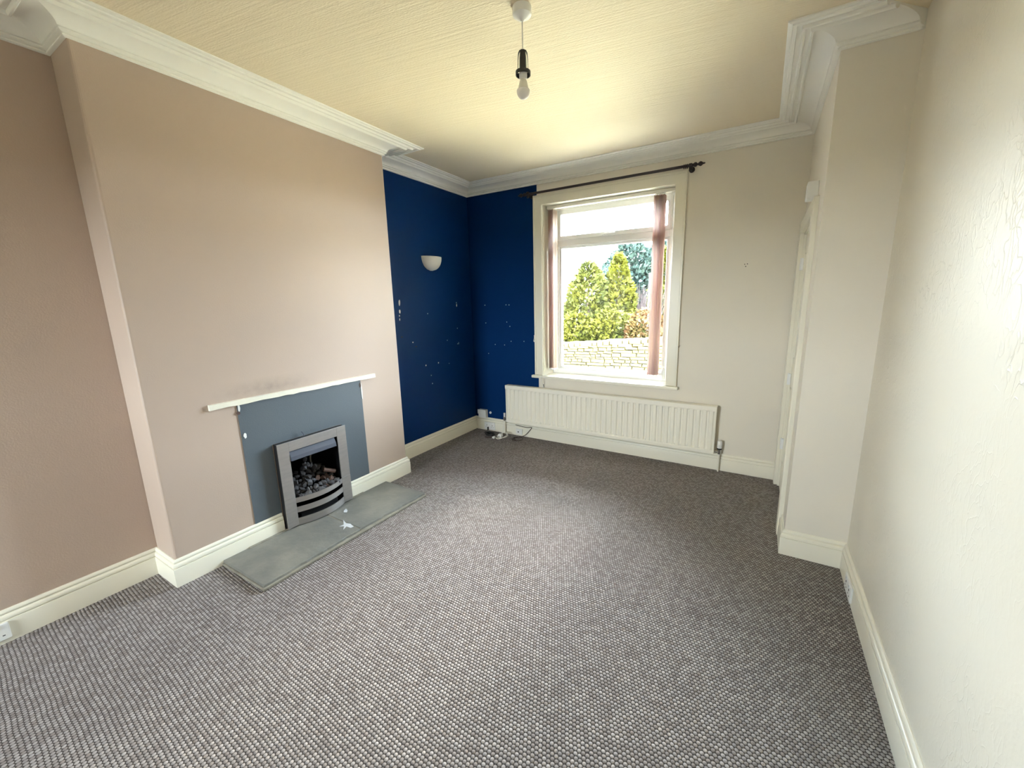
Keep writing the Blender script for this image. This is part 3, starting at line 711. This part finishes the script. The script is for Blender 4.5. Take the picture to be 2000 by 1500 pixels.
sc = thing('wall_light', 'white half bowl uplighter on the navy wall', 'lamp', (xA, 2.978, 1.745))
bm = bmesh.new(); nu, nv = 24, 10; G = []
def scp(t, p, k_=1):     # t in 0..1 across, p in 0..1 downwards
    a = PI*t; w = math.sqrt(max(0, 1-p**2.2))
    return Vector((xA+.085*k_*math.sin(a)*w**.9, 2.978-.122*k_*math.cos(a)*w, 1.875-.130*p))
for j in range(nv+1): G.append([bm.verts.new(scp(i/nu, j/nv*.995)) for i in range(nu+1)])
I = []
for j in range(nv+1): I.append([bm.verts.new(scp(i/nu, j/nv*.93, .95)) for i in range(nu+1)])
for Q in (G, I):
    for j in range(nv):
        for i in range(nu): bm.faces.new((Q[j][i], Q[j][i+1], Q[j+1][i+1], Q[j+1][i]))
for i in range(nu): bm.faces.new((G[0][i], G[0][i+1], I[0][i+1], I[0][i]))
obj('bowl', bm, 'whitemat', sc, smooth='all')
obj('back_plate', B((xA, xA+.008, 2.94, 3.02, 1.79, 1.85)), 'white', sc)
bm = bmesh.new(); lathe(bm, [(.010,1.80),(.012,1.83),(.006,1.865)], (xA+.035, 2.978, 0), n=12); obj('lamp_holder', bm, 'white', sc, smooth=True)

# ------------------------------------------------------------------ sockets, boxes and cables
def socket_y(name, x0, x1, z0_, z1_, y, label, gangs=2):
    t = thing(name, label, 'socket', ((x0+x1)/2, y, (z0_+z1_)/2))
    obj('face_plate', B((x0, x1, y-.010, y+.002, z0_, z1_)), 'white', t, bev=.003)
    w = (x1-x0)/gangs; bm = bmesh.new()
    for g in range(gangs):
        cx = x0+w*(g+.5); cz = (z0_+z1_)/2-.008; s_ = min(1, w/.07)
        box(bm, cx-.004*s_, cx+.004*s_, y-.0108, y-.009, cz+.010, cz+.018)
        box(bm, cx-.016*s_, cx-.009*s_, y-.0108, y-.009, cz-.008, cz-.004); box(bm, cx+.009*s_, cx+.016*s_, y-.0108, y-.009, cz-.008, cz-.004)
    obj('pin_holes', bm, 'dark', t)['kind'] = 'stuff'
    for g in range(gangs):
        cx = x0+w*(g+.5); obj('rocker_switch', B((cx-.006, cx+.006, y-.013, y-.009, z1_-.020, z1_-.006)), 'upvc', t, bev=.001)
    return t
socket_y('double_socket', -2.350, -2.205, .016, .100, 3.560, 'white double socket on the skirting in the far corner below the junction box')
# sockets on left and right skirtings are rotated copies of the same fittings
def socket_x(name, y0, y1, z0_, z1_, x, s_, label):
    t = thing(name, label, 'socket', (x, (y0+y1)/2, (z0_+z1_)/2))
    obj('face_plate', B((min(x, x+s_*.010), max(x, x+s_*.010), y0, y1, z0_, z1_)), 'white', t, bev=.003)
    bm = bmesh.new(); xa, xb = sorted((x+s_*.009, x+s_*.0108)); w = (y1-y0)/2
    for g in range(2):
        cy = y0+w*(g+.5); cz = (z0_+z1_)/2-.008
        box(bm, xa, xb, cy-.004, cy+.004, cz+.012, cz+.021); box(bm, xa, xb, cy-.017, cy-.009, cz-.010, cz-.006); box(bm, xa, xb, cy+.009, cy+.017, cz-.010, cz-.006)
        xc, xd = sorted((x+s_*.009, x+s_*.013)); obj('rocker_switch', B((xc, xd, cy-.006, cy+.006, z1_-.018, z1_-.005)), 'upvc', t, bev=.001)
    obj('pin_holes', bm, 'dark', t)['kind'] = 'stuff'; return t
socket_x('double_socket', .020, .152, .022, .098, xA+.020, 1, 'white double socket on the left skirting at the edge of the view')
socket_x('double_socket', 2.15, 2.29, .022, .100, xR-.020, -1, 'white double socket low on the right wall skirting beside the projecting wall')
t = thing('junction_box', 'off white junction box on the skirting top in the navy corner', 'box', (-2.365, yB, .2))
obj('box_body', B((-2.420, -2.315, yB-.045, yB+.001, .148, .240)), 'white', t, bev=.006, seg=3)
obj('box_lid', B((-2.424, -2.311, yB-.052, yB-.044, .190, .243)), 'white', t, bev=.004)
bm = bmesh.new(); lathe(bm, [(.0125,yB-.010),(.0135,yB-.006),(.0135,yB+.001)], (-2.277,0,.208), 'y', 16)
t = tag(obj('cable_outlet', bm, 'upvc', smooth=True), 'tiny round white cable outlet on the navy wall beside the junction box', 'outlet')
bm = bmesh.new(); lathe(bm, [(.004,yB-.0115),(.004,yB-.0095)], (-2.277,0,.208), 'y', 10); obj('outlet_hole', bm, 'dark', t)
t = thing('telephone_socket', 'small white phone socket on the skirting under the radiator', 'socket', (-1.88, 3.56, .05))
obj('face_plate', B((-1.925, -1.845, 3.545, 3.562, .018, .078)), 'white', t, bev=.004); obj('jack_hole', B((-1.90, -1.885, 3.5444, 3.546, .040, .052)), 'dark', t)
# black plug and black coil
bm = bmesh.new(); pts = []
for i in range(90):
    a = i/90*2*PI*3.6; r_ = .048+.010*math.sin(i*.37); pts.append((-2.185+r_*1.05*math.cos(a), 3.425+r_*.75*math.sin(a), .006+.022*(i/90)+.003*math.sin(i*1.3)))
tube(bm, pts, .0048, 6)
t = tag(obj('black_cable_coil', bm, 'cable_b', smooth='all'), 'coil of black cable lying on the carpet in the far corner', 'cable')
bm = bmesh.new(); tube(bm, bez([(-2.295,3.548,.030),(-2.292,3.525,.012),(-2.27,3.48,.008),(-2.235,3.44,.012)], 6), .004, 6); obj('cable_tail', bm, 'cable_b', t)
bm = B((-2.302, -2.288, 3.535, 3.552, .010, .045)); obj('cable_plug', bm, 'black', t, bev=.002)
bm = bmesh.new(); tube(bm, bez([(-2.12,3.36,.006),(-2.15,3.335,.006),(-2.18,3.335,.006),(-2.20,3.352,.006)], 5), .005, 6); obj('cable_end', bm, 'brown_k', t)
# white plug and its cable
t = thing('white_plug_cable', 'white plug and bundled white cable lying on the carpet near the radiator', 'cable', (-2.03, 3.42, 0))
bm = B((-2.065, -2.020, 3.395, 3.440, .002, .040)); obj('plug_body', bm, 'white', t, bev=.010, seg=3)
bm = B((-2.100, -2.072, 3.34, 3.372, .001, .022)); obj('plug_body', bm, 'white', t, bev=.006, seg=3)
for b_ in ((-2.062,-2.056,3.376,3.397,.018,.026), (-2.04,-2.034,3.376,3.397,.018,.026), (-2.051,-2.044,3.372,3.397,.006,.012)): obj('plug_pin', B(b_), 'chrome', t)
bm = bmesh.new(); tube(bm, bez([(-2.045,3.44,.02),(-2.06,3.47,.03),(-2.01,3.485,.035),(-1.975,3.46,.02),(-1.985,3.42,.008),(-2.02,3.385,.006),(-2.06,3.36,.01),(-2.03,3.345,.006),(-1.995,3.375,.012),(-1.97,3.43,.03),(-2.00,3.47,.05),(-2.02,3.50,.012)], 6), .0035, 6)
obj('cable_loop', bm, 'cable_w', t, smooth='all')
bm = bmesh.new(); tube(bm, bez([(-2.035,3.44,.02),(-2.06,3.50,.03),(-2.075,3.535,.08),(-2.07,3.54,.15),(-2.045,3.552,.20)], 6), .0022, 6); obj('riser_cable', bm, 'cable_w', t)
# brown-black cable from under the radiator
bm = bmesh.new(); tube(bm, bez([(-1.93,3.553,.118),(-1.80,3.553,.108),(-1.73,3.553,.116),(-1.76,3.548,.07),(-1.81,3.54,.020),(-1.86,3.50,.006),(-1.90,3.43,.006),(-1.86,3.385,.006),(-1.80,3.40,.006),(-1.79,3.46,.006),(-1.84,3.50,.008),(-1.89,3.46,.010),(-1.875,3.40,.010),(-1.82,3.385,.009)], 7), .0032, 6)
tag(obj('dark_cable', bm, 'brown_k', smooth='all'), 'thin dark cable hanging below the radiator and looped on the carpet', 'cable')
bm = bmesh.new(); tube(bm, bez([(-1.46,3.63,.692),(-1.52,3.59,.694),(-1.575,3.545,.697),(-1.592,3.530,.68),(-1.588,3.533,.63),(-1.583,3.552,.585),(-1.583,3.565,.50)], 7), .0028, 6)
t = tag(obj('white_sill_cable', bm, 'cable_w', smooth='all'), 'white cable running off the left end of the window sill down behind the radiator', 'cable')
bm = bmesh.new(); tube(bm, [(-1.583,3.556,.60),(-1.583,3.560,.566)], .005, 6); obj('cable_sleeve', bm, 'black', t)

# ------------------------------------------------------------------ outside: ground, dry stone wall, trees, hills
GZ = -.46
gm = bmesh.new(); n = 24; size = 500
V = [[gm.verts.new((-size+2*size*i/n, -size+2*size*j/n, GZ)) for j in range(n+1)] for i in range(n+1)]
for i in range(n):
    for j in range(n): gm.faces.new((V[i][j], V[i+1][j], V[i+1][j+1], V[i][j+1]))
struct(obj('ground', gm, 'ground'), 'pale yellow ground outside the window')
struct(obj('bounce_paving', B((-9, 5, yB+T+.001, 9.3, GZ-.1, GZ+.02)), 'bounce_paving', bev=.01), 'unseen pale paving added to bounce daylight onto the ceiling')  # paving added out of view to throw light up to the ceiling
hm = bmesh.new(); rows = []
for j, (y, hh) in enumerate(((180,0),(230,5),(300,10.5),(380,11.5))):
    rows.append([hm.verts.new((-420+i*30, y, GZ-.4+hh*(.75+.35*noise.noise((i*.35, j*.4, 0))))) for i in range(29)])
for a, b_ in zip(rows, rows[1:]):
    for i in range(28): hm.faces.new((a[i], a[i+1], b_[i+1], b_[i]))
tag(obj('distant_hills', hm, 'field', smooth='all'), 'low hazy hills on the skyline left of the trees', 'hills')

sw = thing('dry_stone_wall', 'weathered yellow dry stone wall with coping stones across the garden', 'wall', (-3.2, 10, GZ))
def wall_top(x): return .30+(x+4.38)*.085
WX0, WX1 = -5.7, -.75
obj('wall_core', B((-9, 2.2, 10.03, 10.42, GZ-.1, .10)), 'gap', sw)
stones = []
def stone_mesh(bm, x0, x1, z0_, z1_, rr, yf_=10.0):
    d = rr.uniform(0, .035); j = lambda: rr.uniform(-.008, .008)
    xm, zm = (x0+x1)/2, (z0_+z1_)/2
    f = [bm.verts.new((x0+.014+j(), yf_-d, z0_+.012+j())), bm.verts.new((x1-.014+j(), yf_-d+j(), z0_+.012+j())), bm.verts.new((x1-.016+j(), yf_-d, z1_-.014+j())), bm.verts.new((x0+.016+j(), yf_-d+j(), z1_-.014+j()))]
    b_ = [bm.verts.new((x0+.003, yf_+.05, z0_+.003)), bm.verts.new((x1-.003, yf_+.05, z0_+.003)), bm.verts.new((x1-.003, yf_+.05, z1_-.003)), bm.verts.new((x0+.003, yf_+.05, z1_-.003))]
    bm.faces.new(f); bm.faces.new(b_)
    for i in range(4): bm.faces.new((f[i], f[(i+1)%4], b_[(i+1)%4], b_[i]))
nc = 10; RR = random.Random(21); rest = bmesh.new(); cnt = 0
for c in range(nc):
    x = -8.9+RR.uniform(0, .2)
    while x < 2.0:
        w = RR.choice((.16,.22,.28,.36,.46))*RR.uniform(.8,1.15)
        xm = x+w/2; top = wall_top(max(-9, min(2, xm)))-.10
        za = GZ-.02+(top-GZ+.02)*c/nc; zb = GZ-.02+(top-GZ+.02)*(c+1)/nc
        za += .018*noise.noise((xm*1.3, c*.9, 0)); zb += .018*noise.noise((xm*1.3, (c+1)*.9, 0))
        if -4.75 < xm < -1.75 and cnt < 190:
            bm = bmesh.new(); stone_mesh(bm, x, x+w, za, zb, RR); obj('stone', bm, 'walling', sw); cnt += 1
        else: stone_mesh(rest, x, x+w, za, zb, RR)
        x += w
o = obj('outer_stonework', rest, 'walling', sw); o['kind'] = 'stuff'
x = -5.6; RR = random.Random(5)
while x < -.6:
    w = RR.choice((.13,.17,.24,.30,.34)); top = wall_top(x+w/2)
    bm = bmesh.new(); box(bm, x+.012, x+w-.010, 9.97+RR.uniform(-.02,.02), 10.45, top-.115, top+RR.uniform(-.004,.018)); obj('coping_stone', bm, 'walling', sw, bev=.018)
    x += w

def foliage(bm, n, f, rr, size):
    for _ in range(n):
        p, out = f(rr); s_ = size*rr.uniform(.6, 1.3)
        d = (out+Vector((rr.uniform(-1,1), rr.uniform(-1,1), rr.uniform(-.7,1)))).normalized()
        a = d.cross(Vector((rr.uniform(-1,1), rr.uniform(-1,1), rr.uniform(-1,1)))).normalized()*s_*.34
        q = [p-a*.4, p+d*s_*.5-a, p+d*s_, p+d*s_*.5+a]
        bm.faces.new([bm.verts.new(v) for v in q])
def tree(name, label, cat, x, y, top, rad, shape, leaf_m, n=3200, size=.13, sd_=1, group=None, lobes=0, base=GZ):
    t = thing(name, label, cat, (x, y, base), group); rr = random.Random(sd_); hh = top-base
    def f(r_):
        while True:
            v = r_.random(); a = r_.uniform(0, 2*PI)
            if shape == 'cone': prof = (1-v)**.75*min(1, v*7+.35)
            elif shape == 'round': prof = math.sqrt(max(0, 1-(2*v-1)**2))*.9+.1*(1-v)
            else: prof = (1-v**2.2)*.9+.08
            bumpn = 1+.38*noise.noise((math.cos(a)*1.6+sd_, math.sin(a)*1.6, v*hh*1.7))
            rd_ = rad*prof*bumpn*(1-.45*r_.random()**2)
            if r_.random() < prof+.15: break
        return Vector((x+rd_*math.cos(a), y+rd_*math.sin(a), base+.04*hh+.95*hh*v)), Vector((math.cos(a), math.sin(a), .35))
    bm = bmesh.new(); foliage(bm, n, f, rr, size); obj('foliage', bm, leaf_m, t)
    bm = bmesh.new(); tube(bm, [(x,y,base),(x,y,base+hh*.5),(x+.02,y,base+hh*.9)], [.09,.06,.015], 7); obj('trunk', bm, 'bark', t, smooth='all')
    return t
tree('bushy_tree', 'rounded yellow green tree, leftmost behind the stone wall', 'tree', -4.42, 12.0, 2.62, .92, 'oval', 'leaf_g', 6500, .15, 3)
tree('low_shrub', 'low olive shrub at the foot of the leftmost tree', 'bush', -4.50, 11.2, 1.05, .55, 'round', 'leaf_y', 2200, .12, 4)
tree('golden_conifer', 'tall golden conifer in the middle of the garden view', 'tree', -3.66, 12.6, 2.85, .90, 'cone', 'leaf_y', 6500, .14, 5)
tree('blue_conifer', 'broad blue green conifer behind the golden one', 'tree', -4.00, 15.2, 3.70, 1.7, 'oval', 'leaf_b', 13000, .17, 6)
tree('blue_conifer', 'blue green conifer with pointed top, right of the broad one', 'tree', -3.30, 16.8, 3.65, 1.7, 'oval', 'leaf_b', 12000, .17, 7)
tree('golden_conifer', 'golden conifer at the right edge of the garden view beside the blind', 'tree', -2.55, 14.2, 3.1, .75, 'cone', 'leaf_y', 5000, .15, 8)
tree('garden_hedge_bush', 'bright yellow green bush in front of the golden conifer', 'bush', -3.55, 11.60, 1.15, .80, 'round', 'leaf_y', 4200, .12, 9)
tree('garden_hedge_bush', 'yellow green bush left of the orange one behind the wall', 'bush', -2.95, 11.4, 1.05, .55, 'round', 'leaf_g', 2600, .11, 10)
tree('orange_bush', 'orange leaved bush behind the right part of the stone wall', 'bush', -2.40, 11.3, 1.20, .60, 'round', 'leaf_o', 3200, .11, 12)
tb = thing('bare_shrub', 'leafless purple grey shrub below the blue conifers', 'bush', (-3.1, 13.2, GZ)); rr = random.Random(14); bm = bmesh.new()
for i in range(420):
    a = rr.uniform(0, 2*PI); l = rr.uniform(.9, 2.1); sp = rr.uniform(.1, .75)
    b0 = Vector((-3.1+rr.uniform(-.5,.5), 13.2+rr.uniform(-.3,.3), GZ+.3)); e = b0+Vector((math.cos(a)*sp, math.sin(a)*sp, l))
    m_ = (b0+e)/2+Vector((rr.uniform(-.12,.12), rr.uniform(-.12,.12), .08)); tube(bm, [b0, m_, e], [.014,.009,.003], 3)
obj('twigs', bm, 'twig', tb)
